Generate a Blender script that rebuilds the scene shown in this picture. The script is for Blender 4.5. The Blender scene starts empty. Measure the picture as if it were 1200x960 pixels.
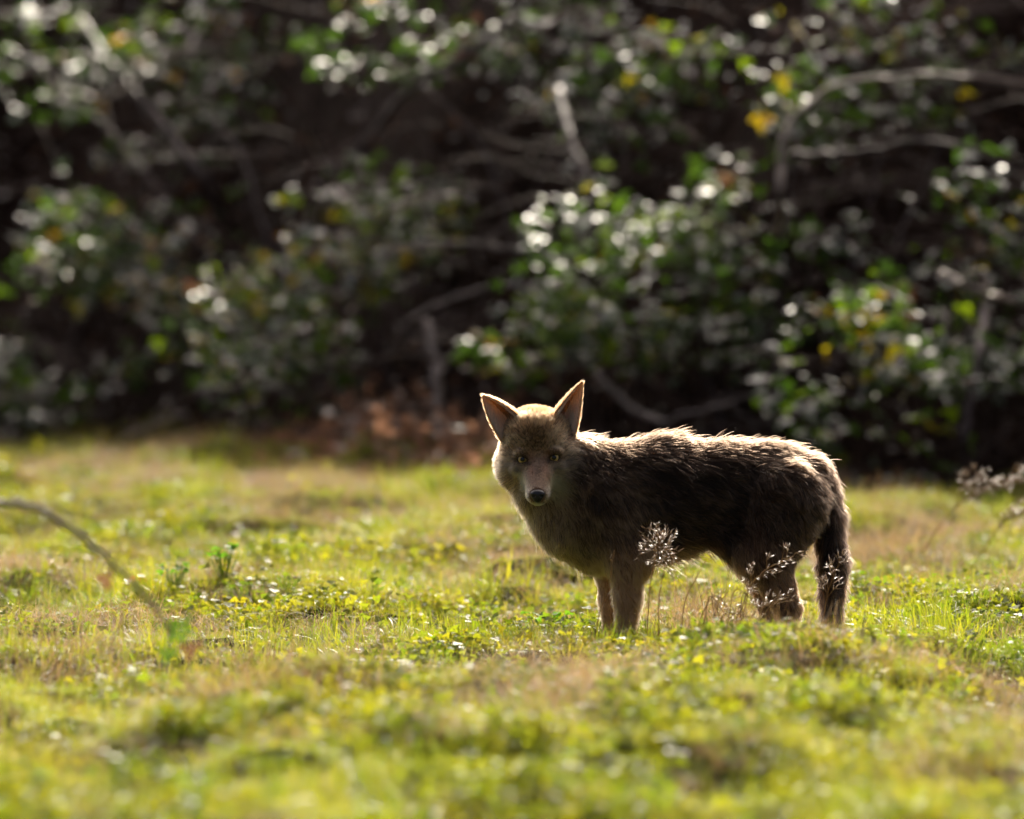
import bpy, math, random
import numpy as np
from mathutils import Vector, Matrix

rng = np.random.default_rng(11)
random.seed(11)
SC = bpy.context.scene
COL = SC.collection

# ------------------------------------------------------------------ camera
FPX = 1200 * 400 / 36.0          # focal length in photo pixels
CAM_H = 1.29
HORIZON = 140.0                  # photo row of the horizon
Y0 = 27.74                       # distance of the coyote
S = FPX / Y0                     # photo pixels per metre at the coyote
cam_d = bpy.data.cameras.new('camera')
cam_d.lens = 400; cam_d.sensor_width = 36; cam_d.clip_start = 0.5; cam_d.clip_end = 3000
cam_d.dof.use_dof = True; cam_d.dof.focus_distance = 27.62; cam_d.dof.aperture_fstop = 3.8
cam = bpy.data.objects.new('camera', cam_d); COL.objects.link(cam)
cam.location = (0, 0, CAM_H)
cam.rotation_euler = (math.radians(90) - math.atan((480 - HORIZON) / FPX), 0, 0)
SC.camera = cam

# ------------------------------------------------------------------ light
SUN_EL, SUN_AZ = math.radians(34), math.radians(5)      # azimuth clockwise from +Y
w = bpy.data.worlds.new('World'); SC.world = w; w.use_nodes = True
nt = w.node_tree
sky = nt.nodes.new('ShaderNodeTexSky'); sky.sky_type = 'NISHITA'; sky.sun_disc = False
sky.sun_elevation = SUN_EL; sky.sun_rotation = SUN_AZ
sky.air_density = 0.2; sky.dust_density = 10.0; sky.ozone_density = 0.0
bg = nt.nodes['Background']; bg.inputs[1].default_value = 0.125
nt.links.new(sky.outputs[0], bg.inputs[0])
sd = bpy.data.lights.new('sun', 'SUN'); sd.energy = 4.5; sd.angle = math.radians(0.53); sd.color = (1, 0.90, 0.74)
sun = bpy.data.objects.new('sun', sd); COL.objects.link(sun)
sun_dir = Vector((math.sin(SUN_AZ) * math.cos(SUN_EL), math.cos(SUN_AZ) * math.cos(SUN_EL), math.sin(SUN_EL)))
sun.rotation_euler = sun_dir.to_track_quat('Z', 'Y').to_euler(); sun.location = (0, 40, 30)
SC.view_settings.view_transform = 'Standard'; SC.view_settings.look = 'None'
SC.view_settings.exposure = 1.05; SC.view_settings.gamma = 1.0
SC.cycles.use_denoising = True
SC.cycles.max_bounces = 10; SC.cycles.diffuse_bounces = 4; SC.cycles.glossy_bounces = 4
SC.cycles.transmission_bounces = 8; SC.cycles.transparent_max_bounces = 8
SC.cycles.sample_clamp_indirect = 4.0
SC.cycles.caustics_reflective = False; SC.cycles.caustics_refractive = False
SC.cycles_curves.shape = 'RIBBONS'

# ------------------------------------------------------------------ helpers
def tag(o, label=None, cat=None, group=None, kind=None):
    if label: o['label'] = label
    if cat: o['category'] = cat
    if group: o['group'] = group
    if kind: o['kind'] = kind
    return o

def link(o, parent=None):
    COL.objects.link(o)
    if parent is not None: o.parent = parent
    return o

def mesh_obj(name, verts, faces, mats, parent=None, smooth=True, midx=None, do_link=True):
    me = bpy.data.meshes.new(name)
    me.from_pydata(np.asarray(verts, dtype=float).tolist(), [], [tuple(int(i) for i in f) for f in faces])
    for m in (mats if isinstance(mats, (list, tuple)) else [mats]): me.materials.append(m)
    if midx is not None: me.polygons.foreach_set('material_index', np.asarray(midx, dtype=np.int32))
    if smooth: me.polygons.foreach_set('use_smooth', np.ones(len(me.polygons), dtype=bool))
    me.update()
    o = bpy.data.objects.new(name, me)
    if do_link: link(o, parent)
    return o

def empty(name, loc=(0, 0, 0)):
    o = bpy.data.objects.new(name, None); o.location = loc; COL.objects.link(o); return o

def local(parent_loc, v):
    return np.asarray(v, float) - np.asarray(parent_loc, float)

def _hash(ix, iy, iz, seed):
    h = (ix * 374761393 + iy * 668265263 + iz * 2147483647 + seed * 1274126177) & 0xFFFFFFFF
    h = ((h ^ (h >> 13)) * 1274126177) & 0xFFFFFFFF
    return ((h ^ (h >> 16)) & 0xFFFFFF) / float(0xFFFFFF)

def vnoise(x, y, z=0.0, seed=0):
    x = np.asarray(x, float); y = np.asarray(y, float) + 0 * x; z = np.asarray(z, float) + 0 * x
    ix, iy, iz = np.floor(x).astype(np.int64), np.floor(y).astype(np.int64), np.floor(z).astype(np.int64)
    fx, fy, fz = x - ix, y - iy, z - iz
    fx = fx * fx * (3 - 2 * fx); fy = fy * fy * (3 - 2 * fy); fz = fz * fz * (3 - 2 * fz)
    r = 0
    for a in (0, 1):
        for b in (0, 1):
            for c in (0, 1):
                r = r + _hash(ix + a, iy + b, iz + c, seed) * (fx if a else 1 - fx) * (fy if b else 1 - fy) * (fz if c else 1 - fz)
    return r      # 0..1

def px_x(px, d): return (px - 600) / FPX * d
def px_z(py, d): return CAM_H - (py - HORIZON) / FPX * d
def px_at(px, py, d): return np.array([px_x(px, d), d, px_z(py, d)])

# ------------------------------------------------------------------ materials
class NT:
    def __init__(s, name):
        s.m = bpy.data.materials.new(name); s.m.use_nodes = True
        s.t = s.m.node_tree; s.t.nodes.clear()
        s.out = s.n('ShaderNodeOutputMaterial')
    def n(s, typ, **kw):
        x = s.t.nodes.new(typ)
        for k, v in kw.items(): setattr(x, k, v)
        return x
    def l(s, a, b): s.t.links.new(a, b)
    def ramp(s, fac, stops):
        r = s.n('ShaderNodeValToRGB'); e = r.color_ramp.elements
        while len(e) < len(stops): e.new(0.5)
        for q, (p, c) in zip(e, stops): q.position = p; q.color = (*c, 1)
        s.l(fac, r.inputs[0]); return r.outputs[0]
    def noise(s, scale, detail=3, coord=None):
        q = s.n('ShaderNodeTexNoise'); q.inputs['Scale'].default_value = scale; q.inputs['Detail'].default_value = detail
        if coord is not None: s.l(coord, q.inputs['Vector'])
        return q.outputs['Fac']

def leaf_material(name, cols, tcol_gain=(1.6, 1.9, 0.7), trans=0.5, rough=0.4, gloss=0.06, worldscale=None, wcols=None, fres=0.25):
    """two-sided leaf: diffuse + translucent + a thin glossy coat; colours vary by instance and by place"""
    N = NT(name)
    oi = N.n('ShaderNodeObjectInfo')
    geo = N.n('ShaderNodeNewGeometry')
    nz = N.noise(9.0, 2, geo.outputs['Position'])
    mm = N.n('ShaderNodeMath', operation='ADD'); N.l(oi.outputs['Random'], mm.inputs[0]); N.l(nz, mm.inputs[1])
    m2 = N.n('ShaderNodeMath', operation='FRACT'); N.l(mm.outputs[0], m2.inputs[0])
    k = len(cols)
    col = N.ramp(m2.outputs[0], [(i / max(1, k - 1), c) for i, c in enumerate(cols)])
    if worldscale:
        nw = N.noise(worldscale, 2, geo.outputs['Position'])
        wc = N.ramp(nw, [(0.35, (1, 1, 1)), (0.62, wcols)])
        mx = N.n('ShaderNodeMix', data_type='RGBA', blend_type='MULTIPLY'); mx.inputs[0].default_value = 1
        N.l(col, mx.inputs[6]); N.l(wc, mx.inputs[7]); col = mx.outputs[2]
    d = N.n('ShaderNodeBsdfDiffuse'); N.l(col, d.inputs['Color'])
    tm = N.n('ShaderNodeMix', data_type='RGBA', blend_type='MULTIPLY'); tm.inputs[0].default_value = 1
    N.l(col, tm.inputs[6]); tm.inputs[7].default_value = (*tcol_gain, 1)
    t = N.n('ShaderNodeBsdfTranslucent'); N.l(tm.outputs[2], t.inputs['Color'])
    mix = N.n('ShaderNodeMixShader'); mix.inputs[0].default_value = trans
    N.l(d.outputs[0], mix.inputs[1]); N.l(t.outputs[0], mix.inputs[2])
    g = N.n('ShaderNodeBsdfGlossy'); g.inputs['Roughness'].default_value = rough; g.inputs['Color'].default_value = (1, 1, 1, 1)
    fr = N.n('ShaderNodeFresnel'); fr.inputs['IOR'].default_value = 1.42
    fm = N.n('ShaderNodeMath', operation='MULTIPLY_ADD'); N.l(fr.outputs[0], fm.inputs[0]); fm.inputs[1].default_value = fres; fm.inputs[2].default_value = gloss * 0.3
    mix2 = N.n('ShaderNodeMixShader'); N.l(fm.outputs[0], mix2.inputs[0])
    N.l(mix.outputs[0], mix2.inputs[1]); N.l(g.outputs[0], mix2.inputs[2])
    N.l(mix2.outputs[0], N.out.inputs[0])
    return N.m

def rough_material(name, stops, scale=8, rough=0.85, bump=0.0, spec=0.3):
    N = NT(name)
    geo = N.n('ShaderNodeNewGeometry')
    f = N.noise(scale, 6, geo.outputs['Position'])
    c = N.ramp(f, stops)
    p = N.n('ShaderNodeBsdfPrincipled'); p.inputs['Roughness'].default_value = rough; p.inputs['Specular IOR Level'].default_value = spec
    N.l(c, p.inputs['Base Color'])
    if bump:
        b = N.n('ShaderNodeBump'); b.inputs['Distance'].default_value = bump
        N.l(N.noise(scale * 6, 5, geo.outputs['Position']), b.inputs['Height']); N.l(b.outputs[0], p.inputs['Normal'])
    N.l(p.outputs[0], N.out.inputs[0]); return N.m

M = {}
M['soil'] = rough_material('soil', [(0.3, (0.014, 0.012, 0.005)), (0.5, (0.022, 0.024, 0.007)), (0.7, (0.040, 0.034, 0.014))], 5, 1.0, 0.02, 0.0)
M['bank'] = rough_material('leaf_litter_soil', [(0.3, (0.014, 0.007, 0.005)), (0.55, (0.026, 0.014, 0.009)), (0.75, (0.048, 0.027, 0.018))], 9, 0.95, 0.04, 0.05)
M['blade'] = leaf_material('grass_blade', [(0.042, 0.078, 0.011), (0.062, 0.095, 0.012), (0.095, 0.115, 0.018), (0.055, 0.085, 0.011)], (4.2, 3.6, 1.2), 0.52, 0.42, 0.03, 1.1, (1.3, 1.1, 1.0), fres=0.1)
M['clover'] = leaf_material('ground_leaf', [(0.032, 0.072, 0.012), (0.05, 0.085, 0.013), (0.08, 0.105, 0.018), (0.035, 0.065, 0.014)], (4.6, 3.7, 1.0), 0.5, 0.36, 0.012, 1.3, (1.4, 1.15, 0.9), fres=0.08)
M['straw'] = leaf_material('dry_straw', [(0.26, 0.19, 0.10), (0.35, 0.265, 0.15), (0.16, 0.11, 0.06), (0.30, 0.22, 0.12)], (1.3, 1.15, 0.9), 0.45, 0.5, 0.01, fres=0.04)
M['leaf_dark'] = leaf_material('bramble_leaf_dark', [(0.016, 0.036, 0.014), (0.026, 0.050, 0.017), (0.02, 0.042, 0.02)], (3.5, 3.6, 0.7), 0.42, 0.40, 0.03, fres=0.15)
M['leaf_mid'] = leaf_material('bramble_leaf_green', [(0.04, 0.085, 0.015), (0.06, 0.10, 0.016), (0.035, 0.07, 0.016)], (3.4, 3.0, 0.5), 0.6, 0.42, 0.02, fres=0.10)
M['leaf_yellow'] = leaf_material('bramble_leaf_yellow', [(0.20, 0.17, 0.02), (0.15, 0.16, 0.02), (0.26, 0.15, 0.02)], (2.2, 2.0, 0.5), 0.6, 0.45, 0.02, fres=0.1)
M['leaf_dead'] = leaf_material('dead_leaf', [(0.09, 0.052, 0.032), (0.15, 0.09, 0.06), (0.065, 0.038, 0.026)], (1.3, 1.0, 0.8), 0.4, 0.5, 0.02, fres=0.1)
M['leaf_pale'] = leaf_material('dead_leaf_pale', [(0.20, 0.12, 0.085), (0.29, 0.185, 0.13), (0.14, 0.085, 0.06)], (1.2, 1.0, 0.85), 0.45, 0.5, 0.02, fres=0.08)
M['cane'] = rough_material('bramble_cane_bark', [(0.3, (0.045, 0.030, 0.031)), (0.55, (0.085, 0.060, 0.060)), (0.75, (0.13, 0.092, 0.086))], 14, 0.6, 0.002, 0.3)
M['twig'] = rough_material('twig_bark', [(0.3, (0.040, 0.022, 0.017)), (0.55, (0.075, 0.044, 0.036)), (0.75, (0.13, 0.082, 0.068))], 14, 0.7, 0.002, 0.2)
M['pale_cane'] = rough_material('weathered_cane', [(0.3, (0.16, 0.12, 0.09)), (0.55, (0.27, 0.21, 0.17)), (0.75, (0.36, 0.30, 0.25))], 14, 0.5, 0.002, 0.5)

# ------------------------------------------------------------------ ground and bank
EDGE_X = np.array([-40, -4.0, -2.0, -1.0, -0.3, 0.3, 1.7, 4.0, 40])
EDGE_Y = np.array([47, 47.0, 45.3, 43.4, 41.0, 40.2, 38.9, 38.0, 37])
def bank_edge(x): return np.interp(x, EDGE_X, EDGE_Y) + 0.25 * (vnoise(np.asarray(x) * 1.3, 0 * np.asarray(x) + 3.1, 0, 5) - 0.5)

def ground_h(x, y):
    x = np.asarray(x, float); y = np.asarray(y, float)
    h = 0.10 * (vnoise(x * 0.35, y * 0.22, 0, 1) - 0.5) + 0.16 * (vnoise(x * 1.7, y * 1.2, 0, 2) - 0.5) + 0.125 * (vnoise(x * 4.5, y * 3.5, 0, 3) - 0.5)
    k = np.exp(-(((x - 0.45) / 0.75) ** 2 + ((y - Y0) / 0.9) ** 2) ** 2)
    return h * (1 - k)

BANK_SLOPE = 0.78
def bank_z(x, y):
    s = np.maximum(y - bank_edge(x), -0.5)
    lump = 0.35 * (vnoise(x * 1.1, y * 1.1, 0, 7) - 0.5) + 0.12 * (vnoise(x * 4, y * 4, 0, 8) - 0.5)
    z = np.where(s < 0, s * 0.5, s * BANK_SLOPE) + lump * np.clip(s * 1.5, 0, 1)
    return np.where(z > 4.2, 4.2 + (z - 4.2) * 0.05, z) - 0.02

def sheet(name, xs, ys, fz, mat):
    X, Y = np.meshgrid(xs, ys); Z = fz(X, Y)
    v = np.stack([X.ravel(), Y.ravel(), Z.ravel()], 1)
    nx, ny = len(xs), len(ys)
    i = (np.arange(ny - 1)[:, None] * nx + np.arange(nx - 1)[None]).ravel()
    f = np.stack([i, i + 1, i + 1 + nx, i + nx], 1)
    o = mesh_obj(name, v, f, mat); return o

far = np.array([60, 90, 150, 300, 700, 1500.0])
gx = np.concatenate([-far[::-1], np.arange(-40, -5, 3.0), np.arange(-5, 5, 0.08), np.arange(5, 41, 3.0), far])
gy = np.concatenate([-far[::-1], np.arange(-50, 17, 4.0), np.arange(17, 48, 0.08), np.arange(48, 60, 2.0), far + 10])
tag(sheet('ground', gx, gy, ground_h, M['soil']), kind='structure')
bx = np.concatenate([np.arange(-40, -7, 2.0), np.arange(-7, 7, 0.1), np.arange(7, 41, 2.0)])
by = np.concatenate([np.arange(36.5, 49, 0.1), np.arange(49, 60, 0.8), np.arange(60, 140, 10)])
tag(sheet('bank', bx, by, bank_z, M['bank']), kind='structure')

def bank_hit(px, py):
    d = 42.0
    for _ in range(60):
        x, z = px_x(px, d), px_z(py, d)
        d = 0.5 * d + 0.5 * (float(bank_edge(x)) + max(z, 0) / BANK_SLOPE)
    return d

# ------------------------------------------------------------------ tubes and leaves
def tube(points, radii, sides=6):
    P = np.asarray(points, float); n = len(P); R = np.broadcast_to(np.asarray(radii, float), (n,))
    T = np.gradient(P, axis=0); T /= np.linalg.norm(T, axis=1)[:, None] + 1e-9
    up = np.array([0.13, 0.31, 0.94])
    A = np.cross(T, up); A /= np.linalg.norm(A, axis=1)[:, None] + 1e-9
    B = np.cross(T, A)
    th = np.arange(sides) / sides * 2 * np.pi
    V = (P[:, None] + R[:, None, None] * (np.cos(th)[None, :, None] * A[:, None] + np.sin(th)[None, :, None] * B[:, None])).reshape(-1, 3)
    F = []
    for i in range(n - 1):
        for j in range(sides):
            k = (j + 1) % sides
            F.append((i * sides + j, i * sides + k, (i + 1) * sides + k, (i + 1) * sides + j))
    F.append(tuple(range(sides))[::-1]); F.append(tuple((n - 1) * sides + j for j in range(sides)))
    return V, F

def smooth_path(ctrl, n=24, wob=0.0, seed=0):
    c = np.asarray(ctrl, float); t = np.linspace(0, len(c) - 1, n)
    cc = np.vstack([2 * c[0] - c[1], c, 2 * c[-1] - c[-2]])
    out = []
    for q in t:
        i = min(int(q), len(c) - 2); u = q - i
        p0, p1, p2, p3 = cc[i], cc[i + 1], cc[i + 2], cc[i + 3]
        out.append(0.5 * ((2 * p1) + (-p0 + p2) * u + (2 * p0 - 5 * p1 + 4 * p2 - p3) * u * u + (-p0 + 3 * p1 - 3 * p2 + p3) * u ** 3))
    out = np.array(out)
    if wob:
        r = np.random.default_rng(seed); out[1:-1] += r.normal(0, wob, (n - 2, 3))
    return out

# one leaflet: 9 verts folded along the midrib with toothed-looking outline
LEAFLET_V = np.array([[0, 0, 0], [0.30, 0.24, 0.05], [0.62, 0.25, 0.055], [0.86, 0.12, 0.0], [1.0, 0, -0.06],
                      [0.86, -0.12, 0.0], [0.62, -0.25, 0.055], [0.30, -0.24, 0.05], [0.33, 0, 0.0], [0.66, 0, -0.015]])
LEAFLET_F = np.array([[0, 1, 8], [1, 2, 9], [1, 9, 8], [2, 3, 9], [3, 4, 9], [4, 5, 9], [5, 6, 9], [6, 7, 8], [6, 8, 9], [7, 0, 8]])
LEAFLET_F[8] = [6, 8, 9]
def rotz(a):
    c, s = math.cos(a), math.sin(a); return np.array([[c, -s, 0], [s, c, 0], [0, 0, 1.0]])
def roty(a):
    c, s = math.cos(a), math.sin(a); return np.array([[c, 0, s], [0, 1, 0], [-s, 0, c]])
def compound_leaf(n=3):
    V, F = [], []
    for a, off, sc in ((0, 0.45, 1.0), (1.25, 0.35, 0.85), (-1.25, 0.35, 0.85))[:n]:
        v = (LEAFLET_V * sc) @ roty(0.22).T @ rotz(a).T + np.array([off, 0, 0])
        F.append(LEAFLET_F + len(V) * 10); V.append(v)
    return np.vstack(V), np.vstack(F)
LEAF3_V, LEAF3_F = compound_leaf()

def random_leaf_frames(n, r, up=0.9, toward=0.1, spread=0.65):
    nrm = np.stack([r.normal(0, spread, n), r.normal(-toward, spread, n), r.normal(up, spread * 0.6, n)], 1)
    nrm /= np.linalg.norm(nrm, axis=1)[:, None]
    t = r.normal(0, 1, (n, 3)); t -= nrm * np.sum(t * nrm, 1)[:, None]; t /= np.linalg.norm(t, axis=1)[:, None]
    b = np.cross(nrm, t)
    return np.stack([t, b, nrm], 2)      # columns

def many(V, F, pos, frames, scale):
    n = len(pos); nv = len(V)
    out = np.einsum('nij,vj->nvi', frames, V) * np.asarray(scale)[:, None, None] + pos[:, None]
    faces = (F[None] + (np.arange(n) * nv)[:, None, None]).reshape(-1, F.shape[1])
    return out.reshape(-1, 3), faces

def fast_mesh(name, V, F, mats, midx=None, parent=None, smooth=True, do_link=True):
    me = bpy.data.meshes.new(name)
    V = np.ascontiguousarray(V, dtype=np.float32); F = np.ascontiguousarray(F, dtype=np.int32)
    me.vertices.add(len(V)); me.vertices.foreach_set('co', V.ravel())
    k = F.shape[1]
    me.loops.add(F.size); me.loops.foreach_set('vertex_index', F.ravel())
    me.polygons.add(len(F)); me.polygons.foreach_set('loop_start', np.arange(0, F.size, k, dtype=np.int32))
    for m in mats: me.materials.append(m)
    if midx is not None: me.polygons.foreach_set('material_index', np.asarray(midx, dtype=np.int32))
    if smooth: me.polygons.foreach_set('use_smooth', np.ones(len(F), dtype=bool))
    me.update(calc_edges=True); me.validate()
    o = bpy.data.objects.new(name, me)
    if do_link: link(o, parent)
    return o

LEAFMATS = [M['leaf_dark'], M['leaf_mid'], M['leaf_yellow'], M['leaf_dead']]
leaf_protos = []
for i, m in enumerate(LEAFMATS):
    o = fast_mesh('bramble_leaf', LEAF3_V, LEAF3_F, [m], do_link=False); leaf_protos.append(o.data)

# ------------------------------------------------------------------ brambles
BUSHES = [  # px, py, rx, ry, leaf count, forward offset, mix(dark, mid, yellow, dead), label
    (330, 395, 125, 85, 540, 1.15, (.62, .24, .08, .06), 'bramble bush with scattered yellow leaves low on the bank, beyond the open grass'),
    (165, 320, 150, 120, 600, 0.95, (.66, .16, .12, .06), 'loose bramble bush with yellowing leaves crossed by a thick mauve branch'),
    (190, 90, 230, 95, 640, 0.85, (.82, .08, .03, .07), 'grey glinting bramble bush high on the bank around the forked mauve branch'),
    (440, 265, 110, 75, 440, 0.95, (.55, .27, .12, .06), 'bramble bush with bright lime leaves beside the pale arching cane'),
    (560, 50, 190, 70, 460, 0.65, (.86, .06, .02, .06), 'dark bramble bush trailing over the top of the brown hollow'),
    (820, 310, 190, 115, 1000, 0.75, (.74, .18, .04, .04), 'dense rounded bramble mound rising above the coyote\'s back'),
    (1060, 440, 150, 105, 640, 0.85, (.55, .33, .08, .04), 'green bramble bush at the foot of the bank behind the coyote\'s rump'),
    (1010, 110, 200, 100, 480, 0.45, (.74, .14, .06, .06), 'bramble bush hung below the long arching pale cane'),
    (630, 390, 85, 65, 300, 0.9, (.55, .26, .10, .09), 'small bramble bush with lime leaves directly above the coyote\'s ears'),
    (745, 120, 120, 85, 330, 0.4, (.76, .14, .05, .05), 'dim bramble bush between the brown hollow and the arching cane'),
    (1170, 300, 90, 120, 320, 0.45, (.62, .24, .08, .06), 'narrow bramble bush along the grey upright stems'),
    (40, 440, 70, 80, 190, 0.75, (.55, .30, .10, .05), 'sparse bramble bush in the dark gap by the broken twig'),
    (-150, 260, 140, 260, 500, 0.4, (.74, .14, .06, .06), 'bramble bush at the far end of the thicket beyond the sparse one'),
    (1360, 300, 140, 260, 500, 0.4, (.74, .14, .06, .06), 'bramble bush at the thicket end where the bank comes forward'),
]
def arch(root, tip, lift, n=10, seed=0, wob=0.012):
    r = np.random.default_rng(seed); t = np.linspace(0, 1, n)[:, None]
    Lh = np.linalg.norm(tip - root); mid = (root + tip) / 2 + np.array([r.normal(0, .12) * Lh, -0.12 * Lh, lift])
    p = (1 - t) ** 2 * root + 2 * t * (1 - t) * mid + t ** 2 * tip
    p[1:-1] += r.normal(0, wob, (n - 2, 3)); return p

for bi, (px, py, rx, ry, cnt, fwd, mixw, label) in enumerate(BUSHES):
    r = np.random.default_rng(100 + bi)
    d = bank_hit(px, py) - fwd
    c = px_at(px, py, d); sc = d / FPX
    X0 = c[0]; Y_0 = float(bank_edge(X0)) + max(0, c[2] * 0.55) / BANK_SLOPE
    base = np.array([X0, Y_0, float(bank_z(X0, Y_0)) - 0.03])
    root = empty('bramble_bush', base.tolist())
    tag(root, label, 'bush', 'bramble bushes on the bank')
    # leaves: clumpy ellipsoid
    q = r.normal(0, 1, (cnt * 6, 3)); q /= np.linalg.norm(q, axis=1)[:, None]; q *= r.random((len(q), 1)) ** 0.45
    pos = c + q * np.array([rx * sc, 0.36, ry * sc]) * 1.2
    dens = vnoise(pos[:, 0] * 4.0, pos[:, 1] * 4.0, pos[:, 2] * 4.5, 21)
    keep = dens > 0.42 + 0.2 * r.random(len(pos))
    pos = pos[keep][:cnt]
    pos = pos[pos[:, 2] > 0.03]; n = len(pos)
    fr = random_leaf_frames(n, r)
    size = r.uniform(0.022, 0.05, n)
    # colour follows clumps, not light
    cl = vnoise(pos[:, 0] * 2.5, pos[:, 1] * 2.5, pos[:, 2] * 2.5, 22) * 0.5 + r.random(n) * 0.5
    cl = np.argsort(np.argsort(cl)) / n
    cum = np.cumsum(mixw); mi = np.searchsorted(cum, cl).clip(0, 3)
    front = np.argsort(pos[:, 1] - size * 6)[:min(46, n // 4)]
    fs = set(front.tolist()); rest = np.array([i for i in range(n) if i not in fs])
    for i in front:
        o = bpy.data.objects.new('leaf', leaf_protos[mi[i]])
        m4 = Matrix(np.vstack([np.hstack([fr[i] * size[i] * 1.25, (pos[i] - base)[:, None]]), [0, 0, 0, 1]]).tolist())
        link(o, root); o.matrix_local = m4
    V, F = many(LEAF3_V, LEAF3_F, pos[rest] - base, fr[rest], size[rest])
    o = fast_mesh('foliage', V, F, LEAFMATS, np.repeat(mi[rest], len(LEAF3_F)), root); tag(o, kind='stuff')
    # canes
    for k in range(max(5, cnt // 60)):
        tip = pos[r.integers(n)]; rt = np.array([base[0] + r.normal(0, rx * sc * 0.5), 0, 0])
        rt[1] = min(float(bank_edge(rt[0])) + abs(r.normal(0.15, 0.25)), base[1] + 0.4); rt[2] = float(bank_z(rt[0], rt[1])) - 0.03
        p = arch(rt, tip, r.uniform(0.15, 0.5), 12, bi * 50 + k)
        V, F = tube(p - base, np.linspace(r.uniform(0.005, 0.009), 0.002, 12), 5)
        mesh_obj('cane', V, F, M['twig'] if r.random() < 0.7 else M['cane'], root)

# single branches that stand out of the thicket; ctrl = (px, py, metres in front of the bank)
BRANCHES = [
    ('thick mauve branch leaning across the upper thicket, forked at its top', 'cane', 0.020, [(95, 25, .55), (130, 75, .55), (165, 115, .52), (205, 165, .45), (245, 215, .3), (275, 270, .05)]),
    ('mauve branch leaning over the brown hollow in the thicket', 'cane', 0.018, [(600, 25, .5), (540, 70, .5), (480, 105, .48), (430, 165, .42), (385, 225, .3), (350, 280, .0)]),
    ('dark straight stem standing in the brown hollow', 'cane', 0.017, [(655, 105, .35), (668, 160, .38), (688, 210, .35), (712, 262, .2), (730, 320, .0)]),
    ('pale bramble cane in a tight sunlit arch over the rounded mound', 'pale_cane', 0.014, [(905, 330, .0), (914, 250, .6), (914, 190, .72), (925, 150, .75), (950, 120, .72), (1000, 95, .65), (1090, 88, .5), (1210, 100, .1)]),
    ('long cane bowing to the ground from the tight sunlit arch', 'cane', 0.011, [(925, 182, .55), (1000, 178, .6), (1080, 165, .55), (1150, 180, .45), (1230, 225, .0)]),
    ('short pale broken cane over the grey upright stems', 'pale_cane', 0.016, [(1105, 322, .55), (1140, 338, .5), (1172, 350, .3), (1205, 360, .0)]),
    ('brown dead stem rising from the grass edge beside the coyote\'s head', 'cane', 0.022, [(500, 378, .25), (512, 430, .3), (517, 490, .3), (528, 540, .25), (540, 585, .1)]),
    ('thin pale cane curled over the dead stem by the coyote\'s ear', 'pale_cane', 0.010, [(520, 520, .2), (517, 440, .4), (535, 415, .42), (565, 412, .4), (600, 430, .2)]),
    ('pale cane tip arching among lime leaves', 'pale_cane', 0.013, [(380, 330, .0), (378, 250, .55), (390, 222, .6), (412, 250, .55), (425, 300, .2)]),
    ('pale cane tip pointing up over the lime leaves', 'pale_cane', 0.012, [(430, 285, .2), (455, 250, .6), (490, 235, .62), (530, 228, .5), (560, 245, .0)]),
    ('pale broken twig sticking out of the dark gap at the grass edge', 'pale_cane', 0.011, [(-60, 500, .1), (0, 470, .4), (35, 458, .42), (68, 448, .4)]),
    ('fallen pale cane lying along the grass edge', 'pale_cane', 0.014, [(110, 535, .0), (160, 507, .2), (190, 495, .22), (220, 484, .2)]),
    ('slim horizontal cane crossing below the brown hollow', 'cane', 0.011, [(430, 300, .3), (500, 285, .5), (570, 288, .5), (650, 300, .3), (700, 330, .0)]),
    ('grey cane sloping down behind the small lime-leaved bush', 'cane', 0.016, [(450, 420, .0), (480, 378, .35), (530, 352, .4), (600, 335, .35), (680, 345, .0)]),
    ('tall grey upright stem in the shade behind the feathery grass plume', 'cane', 0.017, [(1160, 330, .1), (1150, 400, .3), (1135, 470, .3), (1130, 540, .2), (1128, 600, .0)]),
    ('sun-bleached cane glinting along the top of the loose bush', 'pale_cane', 0.010, [(60, 95, .0), (110, 115, .6), (160, 95, .65), (215, 60, .6), (245, 15, .4)]),
    ('thin cane trailing level across the high glinting bush', 'pale_cane', 0.009, [(20, 70, .2), (80, 65, .6), (150, 68, .62), (240, 55, .55), (300, 70, .2)]),
    ('dead cane slumped across the shade at the mound\'s foot', 'cane', 0.014, [(690, 430, .1), (760, 490, .3), (830, 480, .35), (890, 465, .3), (950, 480, .0)]),
]
for k, (label, mk, rad, ctrl) in enumerate(BRANCHES):
    pts = []
    for (px, py, fwd) in ctrl:
        d = bank_hit(px, py) - fwd * 1.5 - (0.4 if fwd > .1 else 0); pts.append(px_at(px, py, d))
    p = smooth_path(pts, 30, 0.004, k)
    base = p[np.argmin(p[:, 2])].copy()
    root = empty('bramble_branch', base.tolist()); tag(root, label, 'branch', 'single branches in the thicket')
    V, F = tube(p - base, np.linspace(rad, rad * 0.7, 30) * (1 + 0.12 * np.sin(np.arange(30) * 2.1)), 7)
    mesh_obj('stem', V, F, M[mk], root)
    r = np.random.default_rng(700 + k)
    for j in range(3):
        i = r.integers(6, 26); e = p[i] + np.array([r.normal(0, .14), r.normal(-.04, .06), r.normal(0.05, .12)])
        V, F = tube(arch(p[i], e, 0.05, 6, k * 9 + j, 0.006) - base, np.linspace(rad * 0.4, rad * 0.12, 6), 5)
        mesh_obj('side_twig', V, F, M[mk], root)

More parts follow.
